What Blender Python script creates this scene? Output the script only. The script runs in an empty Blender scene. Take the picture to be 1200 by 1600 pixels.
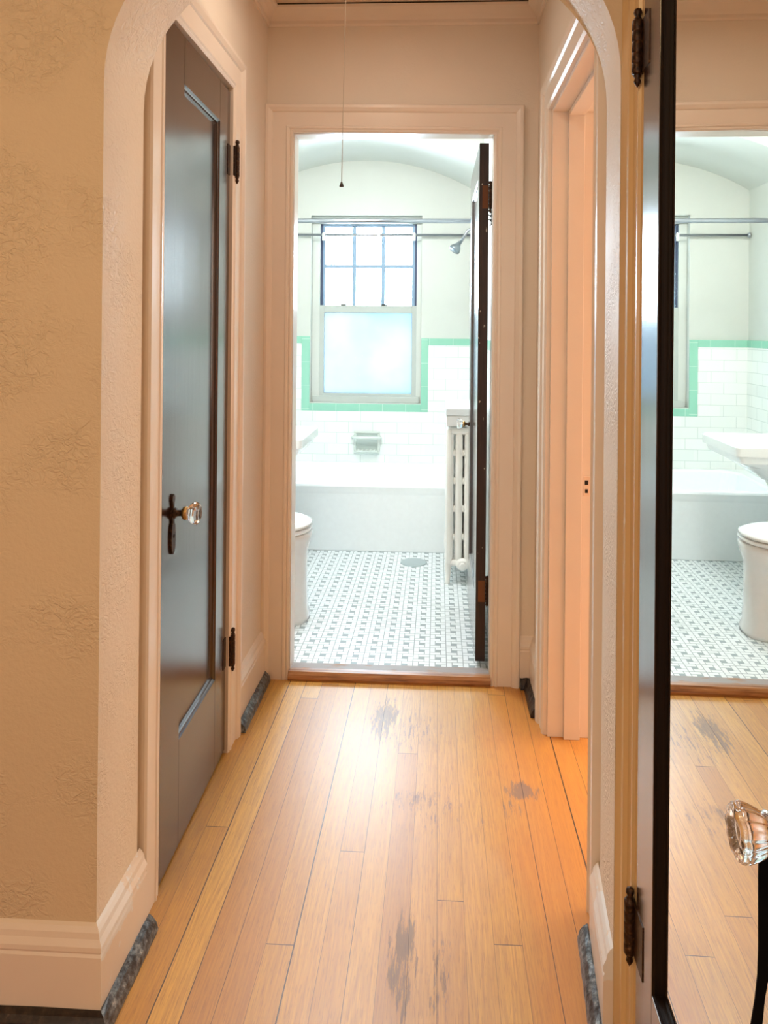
import bpy, bmesh, math, random
from mathutils import Vector, Matrix
random.seed(7)
S = bpy.context.scene
COL = S.collection
PI = math.pi

# ------------------------------------------------------------------ camera, world, lights, exposure
FPX, CXP, CYP, EYE, ROLL = 1150.0, 628.0, 518.0, 1.28, 0.009
a = math.atan(56 / FPX)
fw = Vector((-math.sin(a), math.cos(a), 0)); rt = Vector((math.cos(a), math.sin(a), 0)); up = Vector((0, 0, 1))
r_ = rt * math.cos(ROLL) + up * math.sin(ROLL); u_ = up * math.cos(ROLL) - rt * math.sin(ROLL)
cam_d = bpy.data.cameras.new('camera'); cam = bpy.data.objects.new('camera', cam_d); COL.objects.link(cam)
M = Matrix((r_, u_, -fw)).transposed().to_4x4(); M.translation = Vector((0, 0, EYE)); cam.matrix_world = M
cam_d.sensor_fit = 'AUTO'; cam_d.sensor_width = 36; cam_d.lens = FPX * 36 / 1600
cam_d.shift_x = (600 - CXP) / 1600; cam_d.shift_y = (CYP - 800) / 1600
cam_d.clip_start = 0.05
S.camera = cam

SKY = 42.0
w = bpy.data.worlds.new('world'); S.world = w; w.use_nodes = True
bg = w.node_tree.nodes['Background']; bg.inputs[0].default_value = (0.70, 0.87, 1.0, 1); bg.inputs[1].default_value = SKY

def area(name, loc, rot, sx, sy, power, col, portal=False):
    l = bpy.data.lights.new(name, 'AREA'); l.shape = 'RECTANGLE'; l.size = sx; l.size_y = sy
    l.energy = power; l.color = col
    o = bpy.data.objects.new(name, l); COL.objects.link(o); o.location = loc; o.rotation_euler = rot
    if portal: l.cycles.is_portal = True
    return o
area('window_portal', (-0.47, 5.12, 1.41), (-PI/2, 0, 0), 0.72, 1.24, 1, (1, 1, 1), True)
pl = bpy.data.lights.new('bathroom_fill_point', 'POINT'); pl.energy = 15; pl.color = (0.98, 0.985, 0.97); pl.shadow_soft_size = 0.10  # added unseen point light, brightens the vault and upper walls
po = bpy.data.objects.new('bathroom_fill_point', pl); COL.objects.link(po); po.location = (-0.50, 3.40, 2.34)
area('bathroom_fill_area', (-0.50, 3.45, 2.47), (0, 0, 0), 0.5, 0.5, 17, (0.94, 0.98, 1.0))  # added unseen area light, lifts the tub front and bathroom floor
area('bedroom_window_light', (2.4, 2.65, 1.5), (0, PI/2, 0), 1.2, 1.0, 29, (1.0, 0.86, 0.68))
bl_ = area('bedroom_bounce_fill', (1.2, 2.2, 2.3), (0, 0, 0), 0.5, 0.5, 6, (1.0, 0.84, 0.68)); bl_.data.spread = 0.8  # added unseen light aimed down, stands in for warm bounce off a sunlit floor
area('living_room_lamp', (-0.7, -0.3, 2.5), (0, 0, 0), 0.35, 0.35, 13, (1.0, 0.70, 0.34))
area('living_room_window', (-1.0, -2.1, 1.4), (PI/2, 0, 0), 1.4, 1.3, 17, (1.0, 0.86, 0.74))
area('hall_lamp_light', (-0.27, 2.02, 2.40), (0, 0, 0), 0.16, 0.16, 2.2, (1.0, 0.84, 0.68))
vs = S.view_settings
S.display_settings.display_device = 'sRGB'
vs.view_transform = 'Standard'; vs.look = 'None'; vs.gamma = 1; vs.use_curve_mapping = False; vs.exposure = 0.34
S.cycles.max_bounces = 12; S.cycles.diffuse_bounces = 7; S.cycles.glossy_bounces = 6; S.cycles.transmission_bounces = 10
S.cycles.transparent_max_bounces = 12; S.cycles.sample_clamp_indirect = 8; S.cycles.use_denoising = True

# ------------------------------------------------------------------ materials
class NT:
    """small helper around a node tree"""
    def __init__(s, name):
        s.m = bpy.data.materials.new(name); s.m.use_nodes = True; s.t = s.m.node_tree; s.n = s.t.nodes
        s.b = s.n['Principled BSDF']; s._c = None
    def new(s, k, **kw):
        n = s.n.new(k)
        for a_, v in kw.items(): setattr(n, a_, v)
        return n
    def ln(s, x, sock):
        if isinstance(x, bpy.types.NodeSocket): s.t.links.new(x, sock)
        elif x is not None: sock.default_value = x
    def coord(s):
        if s._c is None: s._c = s.new('ShaderNodeTexCoord').outputs['Object']
        return s._c
    def xyz(s, v=None):
        n = s.new('ShaderNodeSeparateXYZ'); s.ln(v or s.coord(), n.inputs[0]); return n.outputs[0], n.outputs[1], n.outputs[2]
    def comb(s, x=0.0, y=0.0, z=0.0):
        n = s.new('ShaderNodeCombineXYZ'); s.ln(x, n.inputs[0]); s.ln(y, n.inputs[1]); s.ln(z, n.inputs[2]); return n.outputs[0]
    def m_(s, op, a_, b=None, c=None, clamp=False):
        n = s.new('ShaderNodeMath', operation=op); n.use_clamp = clamp
        s.ln(a_, n.inputs[0]); s.ln(b, n.inputs[1]); s.ln(c, n.inputs[2]); return n.outputs[0]
    def step(s, x, e, soft):     # 1 when x > e
        n = s.new('ShaderNodeMapRange', interpolation_type='SMOOTHSTEP'); s.ln(x, n.inputs[0])
        n.inputs[1].default_value = e - soft; n.inputs[2].default_value = e + soft; return n.outputs[0]
    def noise(s, scale=(1, 1, 1), sc=5.0, det=3.0, rough=0.5, dist=0.0, vec=None):
        mp = s.new('ShaderNodeMapping'); s.ln(vec or s.coord(), mp.inputs[0]); mp.inputs['Scale'].default_value = scale
        n = s.new('ShaderNodeTexNoise'); s.ln(mp.outputs[0], n.inputs['Vector'])
        n.inputs['Scale'].default_value = sc; n.inputs['Detail'].default_value = det; n.inputs['Roughness'].default_value = rough
        n.inputs['Distortion'].default_value = dist
        return n.outputs[0]
    def white(s, v):
        n = s.new('ShaderNodeTexWhiteNoise', noise_dimensions='3D'); s.ln(v, n.inputs['Vector']); return n.outputs[0]
    def mix(s, f, c1, c2):
        n = s.new('ShaderNodeMix', data_type='RGBA'); s.ln(f, n.inputs[0])
        s.ln(c1 if isinstance(c1, bpy.types.NodeSocket) else (*c1, 1), n.inputs[6]); s.ln(c2 if isinstance(c2, bpy.types.NodeSocket) else (*c2, 1), n.inputs[7]); return n.outputs[2]
    def ramp(s, f, pts):
        n = s.new('ShaderNodeValToRGB'); s.ln(f, n.inputs[0]); e = n.color_ramp.elements
        while len(e) < len(pts): e.new(0.5)
        for i, (p, c) in enumerate(pts): e[i].position = p; e[i].color = (*c, 1)
        return n.outputs[0]
    def bump(s, h, strength=0.3, dist=0.002):
        n = s.new('ShaderNodeBump'); s.ln(h, n.inputs['Height']); n.inputs['Strength'].default_value = strength
        n.inputs['Distance'].default_value = dist; s.t.links.new(n.outputs[0], s.b.inputs['Normal']); return n
    def set(s, col=None, rough=None, **kw):
        if col is not None: s.ln(col if isinstance(col, bpy.types.NodeSocket) else (*col, 1), s.b.inputs['Base Color'])
        if rough is not None: s.ln(rough, s.b.inputs['Roughness'])
        for k, v in kw.items(): s.ln(v, s.b.inputs[k.replace('_', ' ')])
        return s.m

def paint(name, col, rough=0.45, var=0.05, bump=0.0, bsc=60, dist=0.002, spec=0.5):
    t = NT(name); n = t.noise(sc=9, det=4)
    c = t.mix(n, tuple(x * (1 - var) for x in col), tuple(min(1, x * (1 + var)) for x in col))
    if bump: t.bump(t.noise(sc=bsc, det=4, rough=0.6), bump, dist)
    return t.set(c, rough, Specular_IOR_Level=spec)

def plaster(name, col, strength, vcol=0.05, rough=0.55):
    t = NT(name)
    n1 = t.noise(scale=(1, 1, 1.3), sc=46, det=3, rough=0.55, dist=0.8)
    n2 = t.noise(sc=95, det=3, rough=0.6)
    ridge = t.m_('ABSOLUTE', t.m_('SUBTRACT', n1, 0.5))
    ridge = t.m_('SUBTRACT', 1.0, t.m_('MULTIPLY', ridge, 7.0), clamp=True)
    patch = t.step(t.noise(sc=5.5, det=2), 0.52, 0.12)
    h = t.m_('ADD', t.m_('MULTIPLY', ridge, t.m_('MULTIPLY', patch, 0.8)), t.m_('MULTIPLY', n2, 0.7))
    t.bump(h, strength, 0.0025)
    c = t.mix(t.noise(sc=3, det=3), tuple(x * (1 - vcol) for x in col), tuple(min(1, x * (1 + vcol)) for x in col))
    return t.set(c, rough)

CREAM = (0.74, 0.61, 0.48)
M_wall_front = plaster('tan_plaster', (0.66, 0.55, 0.39), 0.75)
M_reveal = plaster('cream_plaster', (0.78, 0.71, 0.61), 0.7)
M_wall_hall = plaster('hall_plaster', (0.76, 0.69, 0.60), 0.16)
M_trim = paint('cream_gloss_paint', (0.78, 0.70, 0.62), 0.28, 0.03, 0.12, 30)
M_ceil = paint('ceiling_paint', (0.74, 0.60, 0.46), 0.7)
M_bath = paint('bathroom_paint', (0.63, 0.65, 0.61), 0.5, 0.03, 0.15, 25)
M_peach = paint('bedroom_peach_paint', (0.80, 0.66, 0.54), 0.5)
M_white = paint('white_gloss', (0.88, 0.89, 0.89), 0.3, 0.02)
M_radi = paint('radiator_paint', (0.88, 0.88, 0.85), 0.32, 0.03)
M_sash = paint('window_frame_paint', (0.50, 0.53, 0.50), 0.4, 0.04)
M_plas = paint('white_plastic', (0.75, 0.78, 0.74), 0.4, 0.02)

def chipped():
    t = NT('chipped_gloss_paint'); x, y, z = t.xyz(); n = t.noise(scale=(1, 1, 1), sc=26, det=5, rough=0.65)
    zone = t.m_('MULTIPLY', t.step(z, 0.120, 0.010), t.step(t.m_('MULTIPLY', y, -1.0), -1.47, 0.05))
    k1 = t.step(t.m_('ADD', n, t.m_('MULTIPLY', zone, 0.30)), 0.66, 0.04)
    c = t.mix(k1, (0.78, 0.70, 0.62), (0.80, 0.82, 0.84)); t.bump(n, 0.25, 0.002)
    return t.set(c, 0.35)
M_chip = chipped()
def simple(name, col, rough, **kw):
    t = NT(name); n = t.noise(sc=40, det=3)
    return t.set(t.mix(n, tuple(x * 0.97 for x in col), tuple(min(1, x * 1.03) for x in col)), rough, **kw)
M_porc = simple('white_porcelain', (0.90, 0.92, 0.93), 0.12, Coat_Weight=0.4)
M_tubm = simple('tub_enamel', (0.90, 0.95, 0.97), 0.16, Coat_Weight=0.3)
M_chrome = simple('chrome', (0.72, 0.74, 0.76), 0.16, Metallic=1.0)
M_rod = simple('brushed_rod', (0.36, 0.38, 0.42), 0.30, Metallic=1.0)
M_black = simple('black_webbing', (0.006, 0.006, 0.007), 0.9, Specular_IOR_Level=0.1)
M_soap = simple('soap_dish_glaze', (0.70, 0.75, 0.71), 0.25)
M_marble = simple('shelf_stone', (0.70, 0.74, 0.76), 0.35)
M_metalcov = simple('drain_cover_metal', (0.42, 0.50, 0.52), 0.4, Metallic=0.2)
M_dark = simple('void_dark', (0.02, 0.015, 0.012), 0.9)
M_cord = simple('pull_cord', (0.55, 0.50, 0.42), 0.7)
M_bead = simple('dark_bead', (0.05, 0.05, 0.045), 0.4)
M_screen = simple('track_dark', (0.05, 0.07, 0.13), 0.5)

def bronze():
    t = NT('aged_bronze'); n = t.noise(sc=160, det=4)
    c = t.ramp(n, [(0.35, (0.018, 0.009, 0.006)), (0.6, (0.06, 0.028, 0.014)), (0.78, (0.22, 0.13, 0.06))])
    return t.set(c, 0.42, Metallic=0.55)
M_bronze = bronze()
M_brass = simple('worn_brass', (0.42, 0.26, 0.09), 0.35, Metallic=0.9)

def mahogany():
    t = NT('dark_varnished_wood')
    n = t.noise(scale=(30, 30, 1.6), sc=3, det=5, rough=0.6)
    c = t.ramp(n, [(0.3, (0.014, 0.005, 0.004)), (0.6, (0.035, 0.012, 0.008)), (0.8, (0.075, 0.028, 0.016))])
    
    r = t.m_('ADD', 0.16, t.m_('MULTIPLY', t.noise(scale=(50, 50, 1.2), sc=1.6, det=3), 0.12))
    t.bump(t.noise(scale=(70, 70, 1.5), sc=2, det=4), 0.028, 0.001)
    return t.set(c, r, Coat_Weight=0.8, Coat_Roughness=0.22, Specular_IOR_Level=0.5)
M_door = mahogany()
def edgewood():
    t = NT('worn_door_edge')
    n = t.noise(scale=(20, 20, 2), sc=6, det=5)
    sp = t.step(t.noise(scale=(1, 1, .5), sc=60, det=3), 0.71, 0.02)
    z = t.xyz()[2]
    c = t.ramp(n, [(0.3, (0.010, 0.004, 0.004)), (0.75, (0.035, 0.013, 0.010))])
    c = t.mix(sp, c, (0.45, 0.40, 0.33))
    return t.set(c, 0.45)
M_edge = edgewood()

def mirror():
    t = NT('old_mirror_glass')
    n = t.noise(scale=(1, 1, .6), sc=7, det=5)
    r = t.m_('MULTIPLY', t.step(n, 0.62, 0.25), 0.035)
    t.set((0.90, 0.91, 0.86), r, Metallic=1.0)
    return t.m
M_mirror = mirror()

def glass(name, col, rough=0.0):
    t = NT(name); n = t.noise(sc=20)
    t.set(t.mix(n, col, col), rough, Transmission_Weight=1.0, IOR=1.5); return t.m
M_knob = glass('knob_glass', (0.97, 0.95, 0.96))

def pane_clear():
    t = NT('clear_window_pane')
    tr = t.new('ShaderNodeBsdfTransparent'); gl = t.new('ShaderNodeBsdfGlossy'); gl.inputs['Roughness'].default_value = 0.03
    fr = t.new('ShaderNodeFresnel'); mx = t.new('ShaderNodeMixShader')
    t.ln(t.m_('MULTIPLY', fr.outputs[0], t.m_('ADD', 0.9, t.m_('MULTIPLY', t.noise(sc=9), 0.2))), mx.inputs[0])
    t.t.links.new(tr.outputs[0], mx.inputs[1]); t.t.links.new(gl.outputs[0], mx.inputs[2])
    t.t.links.new(mx.outputs[0], t.n['Material Output'].inputs[0]); return t.m
M_pane = pane_clear()
def pane_obscure():
    t = NT('obscured_window_pane')
    tl = t.new('ShaderNodeBsdfTranslucent'); gl = t.new('ShaderNodeBsdfGlossy'); gl.inputs['Roughness'].default_value = 0.25
    sp = t.step(t.noise(sc=85, det=3, rough=0.7), 0.66, 0.03)
    big = t.noise(sc=3.2, det=3)
    base = t.ramp(big, [(0.3, (0.148, 0.186, 0.212)), (0.55, (0.168, 0.194, 0.213)), (0.75, (0.180, 0.201, 0.213))])
    c = t.mix(sp, base, (0.20, 0.21, 0.21))
    t.ln(c, tl.inputs[0]); t.ln((0.7, 0.8, 0.85, 1), gl.inputs[0])
    mx = t.new('ShaderNodeMixShader'); mx.inputs[0].default_value = 0.04
    t.t.links.new(tl.outputs[0], mx.inputs[1]); t.t.links.new(gl.outputs[0], mx.inputs[2])
    t.t.links.new(mx.outputs[0], t.n['Material Output'].inputs[0]); return t.m
M_obsc = pane_obscure()

def shoe():
    t = NT('worn_shoe_paint')
    n = t.noise(scale=(1, 1, 1), sc=70, det=5, rough=0.7)
    c = t.ramp(n, [(0.40, (0.020, 0.018, 0.022)), (0.52, (0.085, 0.10, 0.12)), (0.62, (0.20, 0.23, 0.25)), (0.72, (0.45, 0.45, 0.45))])
    t.bump(n, 0.4, 0.002); return t.set(c, 0.3)
M_shoe = shoe()
def shoe2():
    t = NT('dark_shoe_paint'); n = t.noise(sc=60, det=5, rough=0.7)
    c = t.ramp(n, [(0.45, (0.008, 0.005, 0.006)), (0.65, (0.035, 0.022, 0.016)), (0.8, (0.16, 0.13, 0.10))])
    t.bump(n, 0.4, 0.002); return t.set(c, 0.35)
M_shoe_dark = shoe2()
def thresh():
    t = NT('threshold_wood')
    n = t.noise(scale=(1.5, 25, 25), sc=4, det=5, rough=0.65)
    c = t.ramp(n, [(0.3, (0.16, 0.06, 0.024)), (0.5, (0.38, 0.17, 0.06)), (0.75, (0.52, 0.28, 0.13))])
    wear = t.m_('MULTIPLY', t.step(t.xyz()[1], 2.695, 0.012), t.step(t.noise(scale=(1, 2, 1), sc=12, det=4), 0.36, 0.1))
    c = t.mix(wear, c, (0.34, 0.30, 0.29)); t.bump(n, 0.3, 0.002)
    return t.set(c, 0.32)
M_thresh = thresh()

def oak_floor():
    t = NT('oak_strip_floor')
    x, y, z = t.xyz(); W = 0.0595; X0 = 0.010
    px = t.m_('DIVIDE', t.m_('SUBTRACT', x, X0), W)
    pi_ = t.m_('FLOOR', px); fx = t.m_('FRACT', px)
    off = t.white(t.comb(pi_, 3.3, 1.7))
    L = 2.3
    py = t.m_('ADD', t.m_('DIVIDE', y, L), t.m_('MULTIPLY', off, 7.31)); pj = t.m_('FLOOR', py); fy = t.m_('FRACT', py)
    idv = t.comb(pi_, pj, 0.5); rnd = t.white(idv)
    rnd2 = t.white(t.comb(pi_, pj, 9.1))
    # grain, offset per board
    gv = t.comb(t.m_('ADD', x, t.m_('MULTIPLY', rnd, 13.0)), t.m_('ADD', y, t.m_('MULTIPLY', rnd2, 31.0)), 0.0)
    wob = t.noise(scale=(11, 0.55, 1), sc=1.5, det=1.2, vec=gv)
    rings = t.m_('FRACT', t.m_('MULTIPLY', wob, 15.0))
    rings = t.m_('ABSOLUTE', t.m_('SUBTRACT', rings, 0.5))
    fine = t.noise(scale=(210, 5, 1), sc=1.6, det=4, rough=0.65, vec=gv)
    pores = t.step(t.noise(scale=(420, 22, 1), sc=1.0, det=2, rough=0.6, vec=gv), 0.60, 0.05)
    base = t.ramp(rnd, [(0.0, (0.53, 0.25, 0.04)), (0.3, (0.70, 0.385, 0.06)), (0.6, (0.61, 0.305, 0.05)), (0.85, (0.76, 0.44, 0.08)), (1.0, (0.47, 0.19, 0.03))])
    g = t.m_('ADD', t.m_('MULTIPLY', rings, 0.36), t.m_('MULTIPLY', fine, 0.88))
    dark = t.mix(0.55, base, (0.34, 0.145, 0.045))
    c = t.mix(t.m_('MULTIPLY', t.m_('SUBTRACT', g, 0.34, clamp=True), 2.3, clamp=True), dark, base)
    c = t.mix(t.m_('MULTIPLY', pores, 0.30), c, (0.22, 0.085, 0.035))
    # redder, unworn finish along the right-hand side; front room shadow mixed into the colour as dark red; worn grey walk path in the middle
    side = t.step(t.m_('ADD', x, t.m_('MULTIPLY', t.m_('SUBTRACT', t.noise(scale=(1, .6, 1), sc=4, det=3), 0.5), 0.25)), 0.19, 0.08)
    c = t.mix(t.m_('MULTIPLY', side, 0.45), c, (0.60, 0.185, 0.025))
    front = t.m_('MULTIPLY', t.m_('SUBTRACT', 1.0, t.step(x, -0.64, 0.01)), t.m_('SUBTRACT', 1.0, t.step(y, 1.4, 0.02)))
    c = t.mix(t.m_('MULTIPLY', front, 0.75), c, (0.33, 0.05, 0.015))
    wear = t.step(t.m_('ADD', t.m_('MULTIPLY', t.noise(scale=(1, .45, 1), sc=7, det=4), 1.0), t.m_('MULTIPLY', t.m_('ABSOLUTE', t.m_('ADD', x, 0.07)), -0.55)), 0.46, 0.09)
    c = t.mix(t.m_('MULTIPLY', wear, 0.18), c, (0.64, 0.42, 0.24))
    # scuffs: grey bare-wood patches
    sc_n = t.noise(scale=(60, 7, 1), sc=1.6, det=5, rough=0.75)
    msk = None
    for (cx_, cy_, rx, ry, s_) in ((-0.060, 1.50, 0.035, 0.16, 1.0), (0.016, 1.47, 0.030, 0.13, .8), (-0.163, 2.43, 0.055, 0.17, 1.0), (0.245, 2.07, 0.055, 0.05, 1.1),
                              (0.21, 1.99, 0.04, 0.05, .8), (-0.08, 2.35, 0.15, 0.22, .66), (-0.02, 2.0, 0.17, 0.16, .66), (-0.24, 1.68, 0.03, 0.07, .6), (-0.42, 2.42, 0.05, 0.05, .5), (0.12, 1.95, 0.03, 0.2, .55)):
        dx = t.m_('DIVIDE', t.m_('SUBTRACT', x, cx_), rx); dy = t.m_('DIVIDE', t.m_('SUBTRACT', y, cy_), ry)
        d = t.m_('ADD', t.m_('MULTIPLY', dx, dx), t.m_('MULTIPLY', dy, dy))
        e = t.m_('MULTIPLY', t.m_('SUBTRACT', 1.0, t.m_('MULTIPLY', d, 0.5), clamp=True), s_)
        msk = e if msk is None else t.m_('MAXIMUM', msk, e)
    sm = t.step(t.m_('ADD', t.m_('MULTIPLY', msk, 0.42), sc_n), 0.84, 0.06)
    c = t.mix(t.m_('MULTIPLY', sm, 0.68), c, (0.17, 0.135, 0.13))
    # bright bare strip beside the left shoe moulding
    # seams
    d_edge = t.m_('MINIMUM', fx, t.m_('SUBTRACT', 1.0, fx))
    si = t.white(t.comb(t.m_('FLOOR', t.m_('ADD', px, 0.5)), 2.0, 4.0))
    wid = t.m_('ADD', 0.007, t.m_('MULTIPLY', t.m_('POWER', si, 2.0), 0.026))
    seam = t.m_('LESS_THAN', d_edge, wid)
    end = t.m_('LESS_THAN', t.m_('MINIMUM', fy, t.m_('SUBTRACT', 1.0, fy)), 0.0004)
    line = t.m_('MAXIMUM', t.m_('MULTIPLY', seam, t.m_('ADD', 0.65, t.m_('MULTIPLY', si, 0.35))), end)
    c = t.mix(line, c, (0.035, 0.014, 0.008))
    hgt = t.m_('SUBTRACT', t.m_('MULTIPLY', fine, 0.25), t.m_('ADD', line, t.m_('MULTIPLY', sm, 0.3)))
    t.bump(hgt, 0.35, 0.0012)
    rr = t.m_('ADD', 0.40, t.m_('ADD', t.m_('MULTIPLY', wear, 0.05), t.m_('MULTIPLY', fine, 0.14)))
    rr = t.m_('ADD', rr, t.m_('MULTIPLY', sm, 0.2))
    return t.set(c, rr, Coat_Weight=0.65, Coat_Roughness=0.32, Coat_IOR=1.5, Specular_IOR_Level=0.5)
M_oak = oak_floor()

def pinwheel():
    t = NT('pinwheel_tile')
    x, y, z = t.xyz(); P = 0.0640
    sh = t.m_('ADD', t.m_('DIVIDE', y, P), 0.0)
    u = t.m_('MULTIPLY', t.m_('FRACT', t.m_('ADD', t.m_('DIVIDE', x, P), 0.31)), 3.0); v = t.m_('MULTIPLY', t.m_('FRACT', sh), 3.0)
    g = 0.075
    def near(a_, c_): return t.m_('LESS_THAN', t.m_('ABSOLUTE', t.m_('SUBTRACT', a_, c_)), g)
    def lt(a_, c_): return t.m_('LESS_THAN', a_, c_)
    def gt(a_, c_): return t.m_('GREATER_THAN', a_, c_)
    def And(a_, b): return t.m_('MULTIPLY', a_, b)
    L = [And(near(v, 1.0), lt(u, 2.0)), And(near(u, 2.0), lt(v, 2.0)), And(near(v, 2.0), gt(u, 1.0)), And(near(u, 1.0), gt(v, 1.0)), lt(u, g), gt(u, 3 - g), lt(v, g), gt(v, 3 - g)]
    m = L[0]
    for q in L[1:]: m = t.m_('MAXIMUM', m, q)
    cen = And(And(gt(u, 1.0), lt(u, 2.0)), And(gt(v, 1.0), lt(v, 2.0)))
    tile = t.mix(t.noise(sc=8, det=3), (0.76, 0.81, 0.83), (0.86, 0.90, 0.92))
    c = t.mix(cen, tile, (0.31, 0.37, 0.39)); c = t.mix(m, c, (0.36, 0.41, 0.42))
    t.bump(t.m_('SUBTRACT', 1.0, m), 0.3, 0.001)
    return t.set(c, t.m_('ADD', 0.30, t.m_('MULTIPLY', m, 0.4)))
M_pin = pinwheel()

def subway(axis):
    t = NT('white_subway_tile_' + ('x' if axis == 0 else 'y')); c3 = t.xyz(); u = c3[axis]; z = c3[2]
    TW, TH = 0.163, 0.0735
    row = t.m_('DIVIDE', t.m_('SUBTRACT', z, 0.375), TH); ri = t.m_('FLOOR', row); fv = t.m_('FRACT', row)
    uu = t.m_('ADD', t.m_('DIVIDE', u, TW), t.m_('MULTIPLY', t.m_('MODULO', t.m_('ADD', ri, 20.0), 2.0), 0.5)); fu = t.m_('FRACT', t.m_('ADD', uu, 20.15)); ci = t.m_('FLOOR', uu)
    du = t.m_('MINIMUM', fu, t.m_('SUBTRACT', 1.0, fu)); dv = t.m_('MINIMUM', fv, t.m_('SUBTRACT', 1.0, fv))
    m = t.m_('MAXIMUM', t.m_('LESS_THAN', du, 0.011), t.m_('LESS_THAN', dv, 0.024))
    rn = t.white(t.comb(ci, ri, 1.0))
    tile = t.mix(rn, (0.82, 0.85, 0.83), (0.89, 0.91, 0.89))
    c = t.mix(m, tile, (0.64, 0.69, 0.66)); t.bump(t.m_('SUBTRACT', 1.0, m), 0.3, 0.0015)
    return t.set(c, 0.16)
M_sub_x = subway(0); M_sub_y = subway(1)
def green(axis, off=0.0):
    t = NT('mint_border_tile_%d' % axis); u = t.xyz()[axis]
    f = t.m_('FRACT', t.m_('ADD', t.m_('DIVIDE', u, 0.157), 10.0 + off)); m = t.m_('LESS_THAN', f, 0.014)
    c = t.mix(t.noise(sc=6), (0.27, 0.58, 0.44), (0.33, 0.64, 0.50))
    c = t.mix(m, c, (0.65, 0.80, 0.72)); return t.set(c, 0.16)
M_green = [green(0, .35), green(1), green(2, .2)]

# ------------------------------------------------------------------ mesh helpers
class MB:
    def __init__(s): s.v = []; s.f = []; s.sm = []
    def add(s, vs_, fs, smooth=False):
        o = len(s.v); s.v += [tuple(p) for p in vs_]; s.f += [tuple(i + o for i in f) for f in fs]; s.sm += [smooth] * len(fs); return s
    def box(s, x0, x1, y0, y1, z0, z1):
        v = [(x, y, z) for x in (x0, x1) for y in (y0, y1) for z in (z0, z1)]
        return s.add(v, [(0, 1, 3, 2), (4, 6, 7, 5), (0, 4, 5, 1), (2, 3, 7, 6), (0, 2, 6, 4), (1, 5, 7, 3)])
    def prism(s, poly, fn, t0, t1, smooth=False):      # poly 2D closed, fn(a,b,t)->xyz
        n = len(poly); v = [fn(a_, b, t0) for a_, b in poly] + [fn(a_, b, t1) for a_, b in poly]
        s.add(v, [tuple(range(n))[::-1], tuple(range(n, 2 * n))])
        o = len(s.v) - 2 * n; s.f += [(o + i, o + (i + 1) % n, o + n + (i + 1) % n, o + n + i) for i in range(n)]; s.sm += [smooth] * n
        return s
    def loft(s, rings, cap=True, smooth=True, closed=True):
        n = len(rings[0]); v = [p for r in rings for p in r]; fs = []
        for k in range(len(rings) - 1):
            for i in range(n if closed else n - 1):
                j = (i + 1) % n; fs.append((k * n + i, k * n + j, (k + 1) * n + j, (k + 1) * n + i))
        s.add(v, fs, smooth)
        if cap:
            o = len(s.v) - len(v); s.f += [tuple(o + i for i in range(n))[::-1], tuple(o + (len(rings) - 1) * n + i for i in range(n))]; s.sm += [False, False]
        return s
    def lathe(s, prof, c, axis='z', n=24, lobes=0, amp=0.0, smooth=True):   # prof: (r, h)
        rings = []
        for r, h in prof:
            ring = []
            for i in range(n):
                th = 2 * PI * i / n; rr = r * (1 + amp * math.cos(lobes * th)) if lobes else r
                p, q = rr * math.cos(th), rr * math.sin(th)
                ring.append({'z': (c[0] + p, c[1] + q, c[2] + h), 'x': (c[0] + h, c[1] + p, c[2] + q), 'y': (c[0] + p, c[1] + h, c[2] + q)}[axis])
            rings.append(ring)
        return s.loft(rings, True, smooth)
    def tube(s, pts, r, n=12, smooth=True):
        pts = [Vector(p) for p in pts]; rings = []; ref = None
        for i, p in enumerate(pts):
            d = (pts[min(i + 1, len(pts) - 1)] - pts[max(i - 1, 0)]).normalized()
            if ref is None: ref = d.orthogonal().normalized()
            ref = (ref - d * ref.dot(d)).normalized(); b = d.cross(ref)
            rad = r[i] if isinstance(r, (list, tuple)) else r
            rings.append([tuple(p + (ref * math.cos(2 * PI * k / n) + b * math.sin(2 * PI * k / n)) * rad) for k in range(n)])
        return s.loft(rings, True, smooth)
    def build(s, name, mat, parent=None, bevel=0.0, seg=2):
        me = bpy.data.meshes.new(name); me.from_pydata(s.v, [], s.f)
        bm = bmesh.new(); bm.from_mesh(me); bmesh.ops.recalc_face_normals(bm, faces=bm.faces); bm.to_mesh(me); bm.free()
        me.polygons.foreach_set('use_smooth', s.sm[:len(me.polygons)])
        me.materials.append(mat); o = bpy.data.objects.new(name, me); COL.objects.link(o)
        if parent is not None: o.parent = parent
        if bevel:
            b = o.modifiers.new('bevel', 'BEVEL'); b.width = bevel; b.segments = seg; b.limit_method = 'ANGLE'; b.angle_limit = 0.7
        return o
def tag(o, label=None, cat=None, group=None, kind=None):
    if label: o['label'] = label
    if cat: o['category'] = cat
    if group: o['group'] = group
    if kind: o['kind'] = kind
    return o
def empty(name, loc=(0, 0, 0), rz=0.0):
    o = bpy.data.objects.new(name, None); COL.objects.link(o); o.location = loc; o.rotation_euler = (0, 0, rz); o.empty_display_size = 0.1; return o
def struct(o, label, cat): return tag(o, label, cat, kind='structure')
def copy_tree(o, parent=None):
    c = o.copy(); COL.objects.link(c)
    if parent is not None: c.parent = parent
    for ch in [q for q in COL.objects if q.parent == o]: copy_tree(ch, c)
    return c

# wall frames: (u, z, t) -> world, t = distance out of the wall face into the room
def on_y(Y): return lambda u, z, t: (u, Y - t, z)          # face looks to the camera
def on_xl(X): return lambda u, z, t: (X + t, u, z)         # left-hand wall, faces +X
def on_xr(X): return lambda u, z, t: (X - t, u, z)         # right-hand wall, faces -X

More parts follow.
